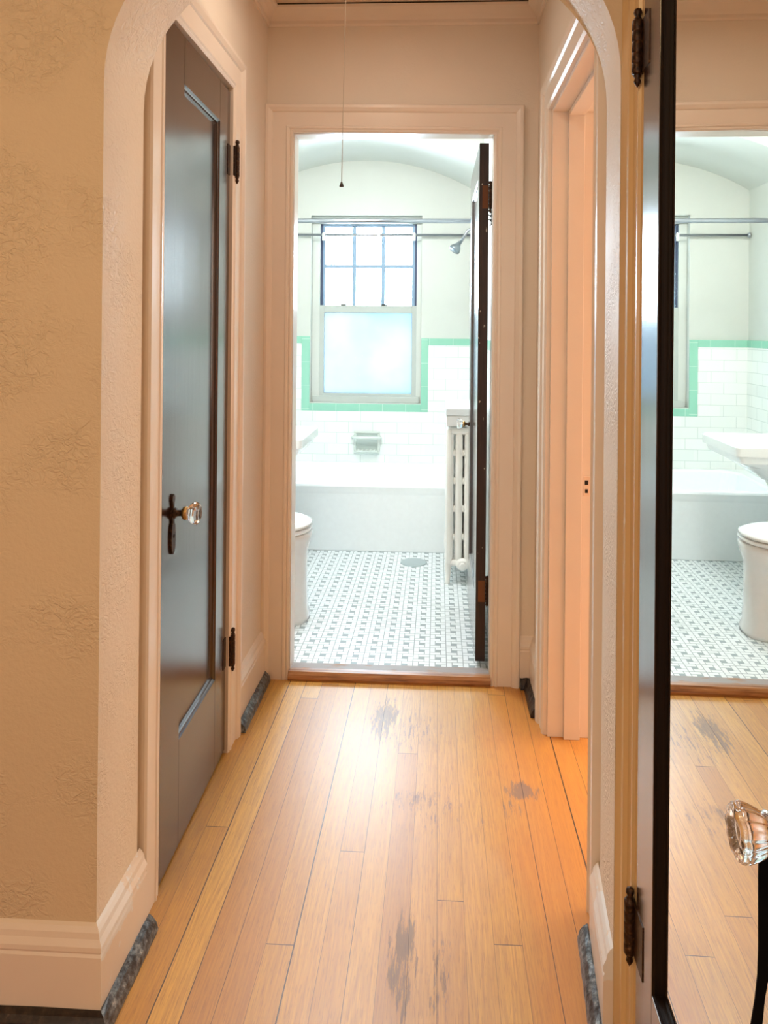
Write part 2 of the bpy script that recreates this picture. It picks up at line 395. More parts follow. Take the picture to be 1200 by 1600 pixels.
# ================================================================== LARGE STRUCTURE
AY0, AY1 = 1.335, 1.52      # arch wall
AXL, AXR, ASP, AB = -0.622, 0.3235, 1.735, 0.365
HL, HR, HY = -0.637, 0.358, 2.69   # hall walls
HC = 2.468
struct(MB().box(-2.0, 2.5, -2.3, 2.71, -0.06, 0).build('floor', M_oak), 'honey oak strip floor, scuffed and worn grey along the middle', 'floor')
struct(MB().box(-1.26, 0.30, 2.711, 5.0, -0.05, 0.018).build('floor_bathroom', M_pin), 'bathroom floor of small white and grey pinwheel tiles', 'floor')
# ceilings
struct(MB().box(-0.80, 0.52, 1.50, 2.80, HC, HC + 0.1).build('ceiling', M_ceil), 'cream ceiling of the small hall', 'ceiling')
struct(MB().box(-2.0, 0.75, -2.3, 1.40, 2.62, 2.70).build('ceiling_front_room', M_ceil), 'ceiling of the room before the arch', 'ceiling')
struct(MB().box(-1.35, 0.5, 2.70, 4.25, 2.50, 2.60).build('ceiling_bathroom', M_bath), 'pale flat ceiling of the bathroom before the tub', 'ceiling')
struct(MB().box(0.45, 2.5, 1.25, 3.5, 2.48, 2.58).build('ceiling_bedroom', M_peach), 'ceiling of the peach lit room', 'ceiling')
# arch wall
def arch_profile():
    pts = []
    cx_ = (AXL + AXR) / 2; aa = (AXR - AXL) / 2; n = 40
    for i in range(n + 1):
        th = PI - PI * i / n
        pts.append((cx_ + aa * math.cos(th), ASP + AB * math.sin(th) ** 0.93 if math.sin(th) > 1e-6 else ASP))
    return pts
ap = arch_profile()
mb = MB()
mb.box(-2.0, AXL, AY0, AY1, 0, ASP); 
mb.prism([(AXR, 0), (0.52, 0), (0.52, ASP), (AXR, ASP)], lambda a_, b, t: (a_ + (0.010 if (t > 1.4 and a_ < 0.4) else 0), t, b), AY0, AY1)
W2 = MB()
ring = [(-2.0, ASP)] + [(-2.0, 2.7), (0.52, 2.7), (0.52, ASP)] + ap[::-1]
wall_front = MB()
# front/back faces as strips above the arch, plus intrados
n = len(ap)
for Yf in (AY0, AY1):
    gk = 0.0175 if Yf == AY1 else 0.0
    apx = [(x + gk * max(0, (x - (AXL + AXR) / 2) / 0.473), z) for x, z in ap]
    v = [(x, Yf, z) for x, z in apx] + [(x, Yf, 2.7) for x, z in apx]
    wall_front.add(v, [(i, i + 1, n + i + 1, n + i) for i in range(n - 1)])
    wall_front.add([(-2.0, Yf, 0), (AXL, Yf, 0), (AXL, Yf, ASP), (AXL, Yf, 2.7), (-2.0, Yf, 2.7)], [(0, 1, 2, 3, 4)])
    AR_ = AXR + gk
    wall_front.add([(AR_, Yf, 0), (0.52, Yf, 0), (0.52, Yf, 2.7), (AR_, Yf, 2.7), (AR_, Yf, ASP)], [(0, 1, 2, 3, 4)])
wall_front.add([(-2.0, AY0, 0), (-2.0, AY1, 0), (-2.0, AY1, 2.7), (-2.0, AY0, 2.7)], [(0, 1, 2, 3)])
wall_front.add([(.52, AY0, 0), (.52, AY1, 0), (.52, AY1, 2.7), (.52, AY0, 2.7)], [(0, 1, 2, 3)])
wall_front.add([(-2.0, AY0, 2.7), (-2.0, AY1, 2.7), (.52, AY1, 2.7), (.52, AY0, 2.7)], [(0, 1, 2, 3)])
path = [(AXL, 0)] + ap + [(AXR, 0)]
m_ = len(path); bvn = 5
rev = MB()
# softly rounded arris: reveal strip slightly proud rounding
def ring_at(y, grow): 
    out = []; cx_ = (AXL + AXR) / 2
    for (x, z) in path:
        if x < cx_: out.append((x, y, z))
        elif z <= 0: out.append((x + grow, y, 0))
        else:
            nx = (x - cx_) / 0.478; nz = max(0, (z - ASP)) / AB; L = math.hypot(nx, nz) or 1
            out.append((x + grow * nx / L, y, z + grow * nz / L))
    return out
rings = [ring_at(AY0, 0.0), ring_at(AY0 + (AY1 - AY0) * .5, 0.0085), ring_at(AY1, 0.017)]
rev.loft(rings, cap=False, smooth=True, closed=False)
wf = wall_front.build('wall_front', M_wall_front); struct(wf, 'tan textured plaster wall pierced by the round arch', 'wall')
rv = rev.build('wall_arch_reveal', M_reveal, None); struct(rv, 'rough cream plaster reveal lining the round arch', 'wall')
# front room shell
struct(MB().box(-2.1, -2.0, -2.3, 1.45, 0, 2.7).build('wall_front_room_left', M_wall_front), 'side wall of the front room', 'wall')
struct(MB().box(-2.1, 0.75, -2.4, -2.3, 0, 2.7).build('wall_front_room_back', M_wall_front), 'rear wall of the front room', 'wall')
R2 = MB(); R2.box(0.365, 0.75, -2.3, 0.55, 0, 2.7); R2.box(0.365, 0.75, 0.55, 1.335, 2.06, 2.7); R2.box(0.43, 0.75, 0.55, 1.335, 0, 2.06)
R2.box(0.365, 0.43, 1.255, 1.335, 0, 2.06)
struct(R2.build('wall_front_room_right', M_wall_front), 'wall beside the arch holding the mirrored door', 'wall')
# hall walls
L1 = MB(); D1A, D1B, DH = 1.640, 2.205, 2.012
L1.box(-0.72, HL, AY1, D1A, 0, HC); L1.box(-0.72, HL, D1B, HY, 0, HC); L1.box(-0.72, HL, D1A, D1B, DH, HC); L1.box(-0.80, -0.72, AY1 - .02, HY + .05, 0, HC + .1)
struct(L1.build('wall_left', M_wall_hall), 'cream hall wall around the dark closet door', 'wall')
R1 = MB(); D3A, D3B, D3H = 1.655, 2.365, 1.992
R1.box(HR, 0.50, AY1, D3A, 0, HC); R1.box(HR, 0.50, D3B, HY + .02, 0, HC); R1.box(HR, 0.50, D3A, D3B, D3H, HC)
struct(R1.build('wall_right', M_wall_hall), 'cream hall wall around the open doorway', 'wall')
OX0, OX1, OH = -0.536, 0.201, 2.008
B1 = MB(); B1.box(-1.35, OX0, HY, 2.765, 0, 2.6); B1.box(OX1, 0.50, HY, 2.765, 0, 2.6); B1.box(OX0, OX1, HY, 2.765, OH, 2.6)
struct(B1.build('wall_back', M_wall_hall), 'cream end wall around the bathroom doorway', 'wall')
# bedroom shell
K = MB(); K.box(2.5, 2.6, 1.25, 3.5, 0, 2.5); K.box(0.5, 2.6, 1.20, 1.30, 0, 2.5); K.box(0.5, 2.6, 3.4, 3.5, 0, 2.5); K.box(.5, .515, 1.3, D3A, 0, 2.5); K.box(.5, .515, D3B, 3.4, 0, 2.5); K.box(.5, .515, D3A, D3B, D3H, 2.5)
struct(K.build('wall_bedroom', M_peach), 'peach walls of the room past the open doorway', 'wall')
struct(MB().box(0.45, 2.6, 2.675, 3.5, -0.05, 0).build('floor_bedroom', M_oak), 'oak floor of the side bedroom', 'floor')
# bathroom shell
BL, BR, BY = -1.24, 0.25, 4.95
struct(MB().box(BL - .1, BL, 2.765, 5.1, 0, 2.6).build('wall_bathroom_left', M_bath), 'off-white bathroom wall behind toilet and sink', 'wall')
struct(MB().box(BR, 0.50, 2.765, 5.1, 0, 2.6).build('wall_bathroom_right', M_bath), 'off-white bathroom wall behind the radiator', 'wall')
WX0, WX1, WZ0, WZ1 = -0.862, -0.112, 0.795, 2.062
Q = MB(); Q.box(BL - .1, WX0, BY, 5.08, 0, 2.6); Q.box(WX1, 0.35, BY, 5.08, 0, 2.6); Q.box(WX0, WX1, BY, 5.08, 0, WZ0); Q.box(WX0, WX1, BY, 5.08, WZ1, 2.6)
struct(Q.build('wall_bathroom_back', M_bath), 'off-white bathroom wall around the sash window', 'wall')
# vault over the tub
VC, VT, VR = -0.495, 2.432, 1.42
arc = [(VC + VR * math.sin(t_), VT - VR * (1 - math.cos(t_))) for t_ in [(-0.5543 + 1.1086 * i / 24) for i in range(25)]]
arc = [(max(BL, min(BR, x)), z) for x, z in arc]
V = MB(); k = len(arc)
v = [(x, 4.20, z) for x, z in arc] + [(x, 4.20, 2.6) for x, z in arc] + [(x, BY, z) for x, z in arc] + [(x, BY, 2.6) for x, z in arc]
V.add(v, [(i, i + 1, k + i + 1, k + i) for i in range(k - 1)] + [(2 * k + i, 2 * k + i + 1, 3 * k + i + 1, 3 * k + i) for i in range(k - 1)] + [(k + i, k + i + 1, 3 * k + i + 1, 3 * k + i) for i in range(k - 1)])
V.add(v, [(i, 2 * k + i, 2 * k + i + 1, i + 1) for i in range(k - 1)], True)
struct(V.build('ceiling_vault', M_bath), 'low white barrel vault above the bathtub', 'ceiling')
# tile wainscot
TT = 0.008; G0, G1 = 1.195, 1.243
T = MB(); T.box(BL, -0.918, BY - TT, BY, 0.36, G0); T.box(-0.918, -0.062, BY - TT, BY, 0.36, 0.740); T.box(-0.062, BR, BY - TT, BY, 0.36, G0 - .006)
struct(T.build('trim_tile_back', M_sub_x), 'white subway tiles above the bathtub around the window', 'wall tiles')
T = MB(); T.box(BL, BL + TT, 2.765, BY - TT, 0.018, G0)
struct(T.build('trim_tile_left', M_sub_y), 'white subway tiles behind toilet and sink', 'wall tiles')
T = MB(); T.box(BR - TT, BR, 2.765, BY - TT, 0.018, G0)
struct(T.build('trim_tile_right', M_sub_y), 'white subway tiles behind the radiator', 'wall tiles')
e = 0.010
g = MB(); g.box(BL, -0.918, BY - e, BY, G0, G1); struct(g.build('trim_1', M_green[0], bevel=.002), 'mint green tile strip capping tiles on sink side of window', 'tile border')
g = MB(); g.box(-0.062, BR, BY - e, BY, G0 - .006, G1 - .008); struct(g.build('trim_2', M_green[0], bevel=.002), 'mint green tile strip capping tiles under the shower head', 'tile border')
g = MB(); g.box(-0.918, -0.864, BY - e, BY, 0.740, G1); struct(g.build('trim_3', M_green[2], bevel=.002), 'mint green tile column down sink side of window', 'tile border')
g = MB(); g.box(-0.110, -0.062, BY - e, BY, 0.740, G1 - .008); struct(g.build('trim_4', M_green[2], bevel=.002), 'mint green tile column down radiator side of window', 'tile border')
g = MB(); g.box(-0.864, -0.110, BY - e, BY, 0.740, 0.790); struct(g.build('trim_5', M_green[0], bevel=.002), 'mint green tile row beneath the window', 'tile border')
g = MB(); g.box(BL, BL + e, 2.765, BY - e, G0, G1); struct(g.build('trim_6', M_green[1], bevel=.002), 'mint green tile strip above toilet and sink tiles', 'tile border')
g = MB(); g.box(BR - e, BR, 2.765, BY - e, G0, G1); struct(g.build('trim_7', M_green[1], bevel=.002), 'mint green tile strip above radiator tiles', 'tile border')

# ------------------------------------------------------------------ casings
CAS = [(0.0, 0.0), (0.0, 0.013), (0.006, 0.017), (0.012, 0.014), (0.016, 0.018), (0.022, 0.019), (0.026, 0.016), (0.074, 0.016), (0.078, 0.021), (0.090, 0.027), (0.100, 0.027), (0.104, 0.022), (0.104, 0.0)]
def casing(name, frame, u0, u1, zt, label, prof=CAS, z0=0.0, tilt=0.0, extra=None):
    mb = MB(); n = len(prof); rows = []
    for c in range(4):
        row = []
        for w_, t_ in prof:
            if c == 0: row.append(frame(u0 - w_, z0, t_))
            elif c == 1: row.append(frame(u0 - w_, zt + w_ + tilt / 2, t_))
            elif c == 2: row.append(frame(u1 + w_, zt + w_ - tilt / 2, t_))
            else: row.append(frame(u1 + w_, z0, t_))
        rows.append(row)
    mb.loft(rows, cap=True, smooth=False)
    return struct(mb.build(name, M_trim), label, 'door casing')
casing('trim_8', on_y(HY), OX0, OX1, OH - 0.006, 'fluted cream casing around the bathroom doorway', tilt=0.010)
casing('trim_9', on_xl(HL), D1A + .002, D1B - .006, DH, 'cream casing around the dark closet door')
CAS2 = [(0.0, 0.0), (0.0, 0.012), (0.008, 0.018), (0.013, 0.014), (0.03, 0.015), (0.062, 0.016), (0.068, 0.022), (0.080, 0.026), (0.090, 0.026), (0.094, 0.0)]
casing('trim_10', on_xr(HR), D3A + .0, D3B - .0, D3H, 'cream casing around the open doorway', prof=CAS2)
CAS3 = [(0, 0), (0, .024), (.010, .026), (.012, .031), (.017, .031), (.019, .028), (.040, .031), (.045, .038), (.053, .039), (.057, .034), (.074, .039), (.082, .0415), (.084, .0415), (.084, 0)]
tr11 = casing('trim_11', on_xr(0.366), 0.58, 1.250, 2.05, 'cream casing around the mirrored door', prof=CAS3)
tr11.data.materials[0] = paint('shaded_casing_paint', (0.62, 0.45, 0.24), 0.25, 0.03)  # cream trim darkened to ochre: its shade and yellow lamplight put into the colour
# jamb linings
J = MB(); J.box(OX0 - .001, OX0 + 0.003, HY, 2.768, 0, OH); J.box(OX1 - 0.003, OX1 + .001, HY, 2.768, 0, OH); J.box(OX0, OX1, HY, 2.768, OH - .004, OH + .001)
struct(J.build('trim_12', M_trim), 'narrow cream jamb lining the bathroom doorway', 'door jamb')
J = MB(); s0 = 0.407
J.box(HR, 0.512, D3B - 0.012, D3B, 0, D3H - .010); J.box(HR, 0.512, D3A, D3A + .012, 0, D3H - .010); J.box(HR, 0.512, D3A, D3B, D3H - .012, D3H)
J.box(s0, 0.457, D3B - 0.027, D3B - .012, 0, D3H - .025); J.box(s0, 0.457, D3A + .012, D3A + .027, 0, D3H - .025); J.box(s0, 0.457, D3A + .012, D3B - .012, D3H - .027, D3H - .012)
jo = J.build('trim_13', M_trim, bevel=.0015); struct(jo, 'cream jamb with door stop lining the open doorway', 'door jamb')
sp = empty('strike_plate', (0.475, D3B - .012, 0.797)); tag(sp, 'small dark strike plate set in the peach lit jamb', 'strike plate')
p = MB(); p.box(-.0105, .0105, -.002, .001, -.032, .030); p.build('plate', M_peach, sp, bevel=.001)
p = MB(); p.box(-.007, .004, -.0030, -.0015, 0.004, .018); p.build('latch_hole', M_dark, sp)
p = MB(); p.box(-.006, .003, -.0030, -.0015, -.022, -.010); p.build('bolt_hole', M_dark, sp)

# ------------------------------------------------------------------ baseboards + shoes
BB = [(0, 0.0), (0.017, 0.0), (0.017, 0.128), (0.0145, 0.133), (0.018, 0.139), (0.0175, 0.147), (0.012, 0.158), (0.010, 0.168), (0.005, 0.176), (0.0, 0.180)]
def bboard(name, frame, u0, u1, label, d0=0.0, d1=0.0):
    n = len(BB)
    mb = MB(); rows = [[frame(u0 - t_ * d0, z, t_) for t_, z in BB], [frame(u1 + t_ * d1, z, t_) for t_, z in BB]]
    mb.loft(rows, cap=True, smooth=False); return struct(mb.build(name, M_trim), label, 'baseboard')
def shoe_m(name, frame, u0, u1, label, mat, d0=0, d1=0, hgt=0.034, dep=0.022, off=0.017):
    prof = [(off, 0), (off + dep, 0), (off + dep, 0.007), (off + dep * .85, hgt * .55), (off + dep * .5, hgt * .85), (off + dep * .12, hgt), (off, hgt)]
    N = 14; rows = []
    for i in range(N + 1):
        u = u0 + (u1 - u0) * i / N
        rows.append([frame(u + (-t_ * d0 if i == 0 else 0) + (t_ * d1 if i == N else 0), z * (1 + random.uniform(-.05, .05)) + 0.0005, t_ * (1 + random.uniform(-.02, .02))) for t_, z in prof])
    mb = MB(); mb.loft(rows, cap=True, smooth=False); return struct(mb.build(name, mat), label, 'shoe moulding')
def on_xr_sk(u, z, t): return (AXR + (u - AY0) * 0.092 - t, u, z)
bboard('baseboard_front', on_y(AY0), -2.0, AXL, 'tan painted baseboard along the textured wall', d1=1)
bboard('baseboard_left', on_xl(AXL), AY0, AY1 + .012, 'chipped cream baseboard inside the arch beside the closet door', d0=1).data.materials[0] = M_chip
bboard('baseboard_hall_left', on_xl(HL), 2.309, HY - .002, 'cream baseboard between closet door and bathroom doorway')
bboard('baseboard_right', on_xr_sk, AY0, AY1 + .03, 'cream baseboard inside the arch beside the mirrored door', d0=0).data.materials[0] = M_chip
bboard('baseboard_hall_right', on_xr(HR), 2.462, HY, 'cream baseboard past the open doorway')
bboard('baseboard_back', on_y(HY), 0.306, HR, 'short cream baseboard between the two doorways')
shoe_m('trim_14', on_y(AY0), -2.0, AXL, 'dark paint-worn shoe moulding under the textured wall', M_shoe_dark, d1=1)
shoe_m('trim_15', on_xl(AXL), AY0, AY1 + .02, 'blue grey worn shoe moulding inside the arch beside closet door', M_shoe, d0=1)
shoe_m('trim_16', on_xl(HL), 2.311, HY - .03, 'grey worn shoe moulding between closet door and bathroom', M_shoe)
shoe_m('trim_17', on_xr_sk, AY0 - .02, AY1 + .05, 'blue grey worn shoe moulding inside the arch beside mirrored door', M_shoe)
shoe_m('trim_18', on_xr(HR), 2.462, HY, 'black flaking shoe moulding past the open doorway', M_shoe_dark)
shoe_m('trim_19', on_y(HY), 0.308, HR, 'black flaking shoe moulding between the two doorways', M_shoe_dark)
# threshold
prof = [(2.668, 0.0), (2.664, 0.010), (2.667, 0.022), (2.676, 0.031), (2.700, 0.034), (2.752, 0.030), (2.764, 0.018), (2.764, 0.0)]
mb = MB(); mb.prism(prof, lambda a_, b, t: (t, a_, b), OX0 - .0005, OX1 + .0005)
struct(mb.build('trim_20', M_thresh), 'worn brown wooden threshold of the bathroom doorway', 'threshold')
# crown
CR = [(0, 2.398), (0.006, 2.398), (0.010, 2.405), (0.010, 2.417), (0.020, 2.432), (0.034, 2.447), (0.044, 2.453), (0.046, 2.462), (0, 2.462)]
mb = MB(); mb.prism(CR, lambda a_, b, t: (t, HY - a_, b), HL + .0, HR - .0); struct(mb.build('trim_21', M_trim), 'cream crown moulding above the bathroom doorway', 'crown moulding')
mb = MB(); mb.prism(CR, lambda a_, b, t: (HL + a_, t, b), AY1, HY); struct(mb.build('trim_22', M_trim), 'cream crown moulding above the closet door', 'crown moulding')
mb = MB(); mb.prism(CR, lambda a_, b, t: (HR - a_, t, b), AY1, HY); struct(mb.build('trim_23', M_trim), 'cream crown moulding above the open doorway', 'crown moulding')
mb = MB(); mb.box(HL, HR, HY - .043, HY, 2.462, HC); struct(mb.build('trim_24', M_dark), 'dark crack between crown moulding and ceiling', 'gap')

# ================================================================== WINDOW
win = struct(empty('window_1', (-0.47, 5.0, WZ0)), 'double hung sash window with six panes over one frosted pane', 'window')
win.location = (0, 0, 0)
WY = 5.0; k_ = WY / 4.95
FX0, FX1 = -0.812, -0.142
fr = MB()
fr.box(WX0 + .001, FX0 + .004, WY, 5.07, WZ0 + .001, 2.012); fr.box(FX1 - .004, WX1 - .001, WY, 5.07, WZ0 + .001, 2.012); 
hb = MB(); hb.box(WX0 + .001, WX1 - .001, WY - .012, 5.07, 2.012, WZ1 - .001); hb.build('window_header', paint('window_header_paint', (0.40, 0.43, 0.40), 0.5), win)
fr.build('window_frame', M_bath, win, bevel=.003)
tr = MB(); tr.box(FX0, FX0 + .020, WY + .022, WY + .03, 1.42, 2.02); tr.box(FX1 - .018, FX1, WY + .022, WY + .03, 1.42, 2.02); tr.build('sash_track', M_screen, win)
UX0, UX1 = -0.776, -0.180
us = MB(); y0, y1 = WY + .030, WY + .055
us.box(UX0 - .03, UX0, y0, y1, 1.42, 2.02); us.box(UX1, UX1 + .03, y0, y1, 1.42, 2.02); us.box(UX0, UX1, y0, y1, 1.995, 2.02); us.box(UX0, UX1, y0, y1, 1.42, 1.452)
for mx_ in (-0.576, -0.377): us.box(mx_ - .0125, mx_ + .0125, y0, y1 - .004, 1.45, 2.0)
us.box(UX0, UX1, y0 + .002, y1 - .006, 1.712, 1.735)
M_sash2 = paint('upper_sash_paint', (0.26, 0.38, 0.52), 0.4)
us.build('upper_sash', M_sash2, win)
MB().box(UX0, UX1, y0 + .010, y0 + .013, 1.45, 2.0).build('upper_pane', M_pane, win)
ls = MB(); y0, y1 = WY + .002, WY + .028
ls.box(FX0 + .002, -0.777, y0, y1, 0.838, 1.455); ls.box(-0.176, FX1 - .002, y0, y1, 0.838, 1.455); ls.box(-0.777, -0.176, y0, y1, 1.405, 1.455); ls.box(-0.777, -0.176, y0, y1, 0.838, 0.856)
ls.build('lower_sash', M_sash, win, bevel=.002)
MB().box(-0.777, -0.176, y0 + .010, y0 + .014, 0.856, 1.405).build('lower_pane', M_obsc, win)
sl = MB(); sl.box(WX0 + .012, WX1 - .012, WY - .022, 5.07, 0.795, 0.838); sl.build('window_sill', M_sash, win, bevel=.003)
lk = MB(); lk.box(-0.665, -0.625, WY - .002, WY + .02, 1.455, 1.464); lk.box(-0.385, -0.345, WY - .002, WY + .02, 1.455, 1.464); lk.build('sash_lock', M_bead, win, bevel=.002)

# ================================================================== DOORS
def hinge(parent, x, y, z0, z1, r=0.0075, plate=None, mat=None):
    L = z1 - z0; mat = mat or M_bronze
    pr = [(0.0005, -.022), (.003, -.018), (.0062, -.012), (.0040, -.006), (.0066, -.003), (.0055, 0)]
    for i in range(5):
        b0 = L * i / 5; b1 = L * (i + 1) / 5; pr += [(r * .92, b0 + .0005), (r, b0 + .002), (r, b1 - .002), (r * .92, b1 - .0005)]
    pr += [(.0055, L), (.0066, L + .003), (.0040, L + .006), (.0072, L + .012), (.0060, L + .018), (.0005, L + .021)]
    h = MB().lathe(pr, (x, y, z0), 'z', 16).build('hinge', mat, parent)
    if plate:
        MB().box(*plate, z0 + .001, z1 - .001).build('hinge_leaf', mat, h, bevel=.0008)
    return h
def panel_leaf(parent, W, Ht, th, sw, tr_, br, panel_mat, rec=0.013, mold=0.012, name='panel', sw2=None):
    sw2 = sw2 or sw
    """door leaf in local coords: x = 0..W from the hinge, y = 0 (seen face) .. th, z = 0..Ht"""
    f_ = MB()
    f_.box(0, sw, 0, th, 0, Ht); f_.box(W - sw2, W, 0, th, 0, Ht); f_.box(sw, W - sw2, 0, th, Ht - tr_, Ht); f_.box(sw, W - sw2, 0, th, 0, br)
    f_.build('door_frame', M_door, parent, bevel=.0012)
    # sloping sticking all round the panel
    s_ = MB(); x0, x1, z0, z1 = sw, W - sw2, br, Ht - tr_
    prof = [(0, 0.001), (0.003, 0.004), (mold * .55, 0.005), (mold * .7, 0.009), (mold, rec), (0, rec)]
    rows = []
    for (sx, sz) in ((0, 0), (0, 1), (1, 1), (1, 0), (0, 0)):
        rows.append([((x0 + w_) if sx == 0 else (x1 - w_), t_, (z0 + w_) if sz == 0 else (z1 - w_)) for w_, t_ in prof])
    s_.loft(rows, cap=False, smooth=False); s_.build('panel_moulding', M_door, parent)
    return MB().box(x0, x1, rec, th - .008, z0, z1).build(name, panel_mat, parent)
def glass_knob(parent, loc, out, s=1.0, oct_=True, name='doorknob'):
    big = not oct_
    """knob whose axis is local -y (out of the seen face)"""
    k0 = empty(name, loc); k0.parent = parent
    # metal neck
    def L(prof, mat, nm, par, n=24, lobes=0, amp=0, smooth=True):
        return MB().lathe([(r * s, -h * s) for r, h in prof], (0, 0, 0), 'y', n, lobes, amp, smooth).build(nm, mat, par)
    L([(.0115, 0), (.0125, .003), (.0115, .006), (.0075, .008), (.0075, .020), (.0095, .022)], M_bronze, 'shank', k0)
    L([(.0095, .021), (.0145, .024), (.0160, .028), (.0155, .032), (.0125, .034)], M_brass, 'collar', k0)
    g_ = MB()
    if big:
        MB().lathe([(.013, -.028), (.0175, -.029), (.0182, -.031), (.0175, -.033), (.013, -.034)], (0, 0, 0), 'y', 32).build('silver_ring', M_chrome, k0)
        g_.lathe([(.0120, -.034), (.0155, -.035), (.0185, -.039), (.0212, -.045), (.0232, -.051), (.0242, -.0545), (.0236, -.0570), (.0215, -.0565), (.0222, -.0590), (.0205, -.0610), (.0140, -.0618), (.0040, -.0605)], (0, 0, 0), 'y', 80, 10, .045, True)
        g_.build('glass_grip', M_knob, k0); return k0
    pr = [(.0110, .033), (.0150, .036), (.0200, .040), (.0255, .046), (.0280, .052), (.0275, .056), (.0235, .060), (.0180, .0625), (.0120, .0610), (.0050, .0600)]
    g_.lathe([(r * s, -h * s) for r, h in pr], (0, 0, 0), 'y', 48 if not oct_ else 8, 8 if not oct_ else 0, .045, not oct_)
    g_.build('glass_grip', M_knob, k0)
    return k0
M_void = M_dark
# --- door 1: closet door in the left wall (hinged at the far side, a little ajar)
d1 = empty('door_1', (-0.6335, 2.199, 0.010), 0.0); struct(d1, 'dark glossy single panel closet door with glass knob', 'door')
# local x runs towards the camera (-Y), local y goes into the wall (-X): rotation of -90 deg about Z
d1.rotation_euler = (0, 0, -PI / 2 + 0.016)
# local +x -> world -Y ; local +y -> world +X ; we need +y -> -X, so mirror by building th negative
d1.scale = (1, 1, 1)
def flip_y(objs):
    for o in objs:
        if o.type == 'MESH':
            for vv in o.data.vertices: vv.co.y = -vv.co.y
            o.data.flip_normals()
def kids(o):
    out = []
    for q in COL.objects:
        if q.parent == o: out.append(q); out += kids(q)
    return out
W1 = 0.552
panel_leaf(d1, W1, 1.990, 0.035, 0.107, 0.118, 0.262, M_door, sw2=0.134)
e_ = MB(); e_.box(W1, W1 + .0008, 0.001, .034, 0, 1.99); e_.build('door_edge', simple('red_brown_door_edge', (0.055, 0.008, 0.006), 0.4), d1)
hinge(d1, -0.019, -0.018, 0.250, 0.342, plate=(-0.021, -0.001, -0.016, 0.0005))
hinge(d1, -0.019, -0.018, 1.737, 1.829, plate=(-0.021, -0.001, -0.016, 0.0005))
for z0_ in (0.251, 1.738):
    MB().box(0.0, 0.026, -.0018, .001, z0_, z0_ + .090).build('hinge_leaf', M_bronze, d1)
def escutcheon(parent, x, zc):
    pts = []
    prof = [(.143, .002), (.138, .008), (.130, .010), (.122, .007), (.114, .005), (.106, .008), (.100, .014), (.092, .014), (.084, .008), (.076, .006), (.070, .011), (.055, .014), (.035, .015), (.015, .013), (.004, .008), (0, .002)]
    poly = [(w_, z - .098) for z, w_ in prof] + [(-w_, z - .098) for z, w_ in prof[::-1]]
    mb = MB(); mb.prism(poly, lambda a_, b, t: (x + a_, t, zc + b), -0.005, 0.001)
    o = mb.build('escutcheon', M_bronze, parent, bevel=.0015)
    MB().lathe([(.013, 0), (.0135, -.004), (.011, -.007)], (x, -0.004, zc), 'y', 20).build('rose', M_bronze, o)
    MB().lathe([(.0045, 0), (.0045, -.0012)], (x, -0.005, zc - .055), 'y', 12).build('keyhole', M_dark, o)
    return o
escutcheon(d1, W1 - 0.070, 0.835)
glass_knob(d1, (W1 - 0.070, -0.004, 0.835), None)
lt_ = MB().box(W1 + .0008, W1 + .006, 0.006, 0.026, 0.82, 0.845).build('latch', M_bronze, d1, bevel=.001)
for o in kids(d1):
    if o.type == 'EMPTY': o.location.y = -o.location.y
flip_y(kids(d1))
# the flipped door has its seen face at local y=0 and body to -y; local +y -> world +X (towards the hall)

# --- door 2: bathroom door, opened in against the right wall
d2 = empty('door_2', (0.151, 2.776, 0.045), PI / 2 + 0.004); struct(d2, 'dark open bathroom door seen edge on', 'door')
# local x -> world +Y ; local y -> world -X ; seen face at y=0 must look to -X, body to +X => flip
W2_ = 0.665
panel_leaf(d2, W2_, 1.945, 0.036, 0.105, 0.118, 0.235, M_door)
MB().box(-.0008, 0, .0005, .0355, 0, 1.945).build('door_edge', M_edge, d2)
MB().box(-.0012, -.0008, .012, .034, 1.700, 1.786).build('hinge_leaf', simple('rusty_hinge', (0.13, 0.045, 0.015), 0.5, Metallic=0.5), d2)
MB().box(-.0012, -.0008, .009, .034, 0.222, 0.302).build('hinge_leaf', simple('brown_hinge', (0.16, 0.06, 0.02), 0.5, Metallic=0.4), d2)
hinge(d2, 0.001, 0.042, 0.225, 0.30, r=.006); hinge(d2, 0.001, 0.042, 1.703, 1.783, r=.006)
glass_knob(d2, (W2_ - 0.062, 0.0, 0.815), None, 0.9)
MB().lathe([(.010, 0), (.020, .003), (.024, .012), (.022, .020), (.010, .024)], (W2_ - .062, .036, .82), 'y', 20).build('back_knob', simple('dark_metal_knob', (.05, .06, .08), .3, Metallic=.7), d2)
for zz in (1.655, 1.672, 1.690, 1.80):
    MB().tube([(0.05, .036, zz + .012), (0.05, .046, zz + .010), (0.05, .051, zz), (0.05, .049, zz - .010), (0.05, .044, zz - .012)], .0022, 8).build('coat_hook', M_bead, d2)
for o in kids(d2):
    if o.type == 'EMPTY': o.location.y = -o.location.y
flip_y(kids(d2))

# --- door 3: mirrored door at the right, hinged beside the arch, closed but for a few degrees
d3 = empty('door_3', (0.3385, 1.242, 0.010), -PI / 2 - 0.0115); struct(d3, 'dark stained door with a tall mirror panel and glass knob', 'door')
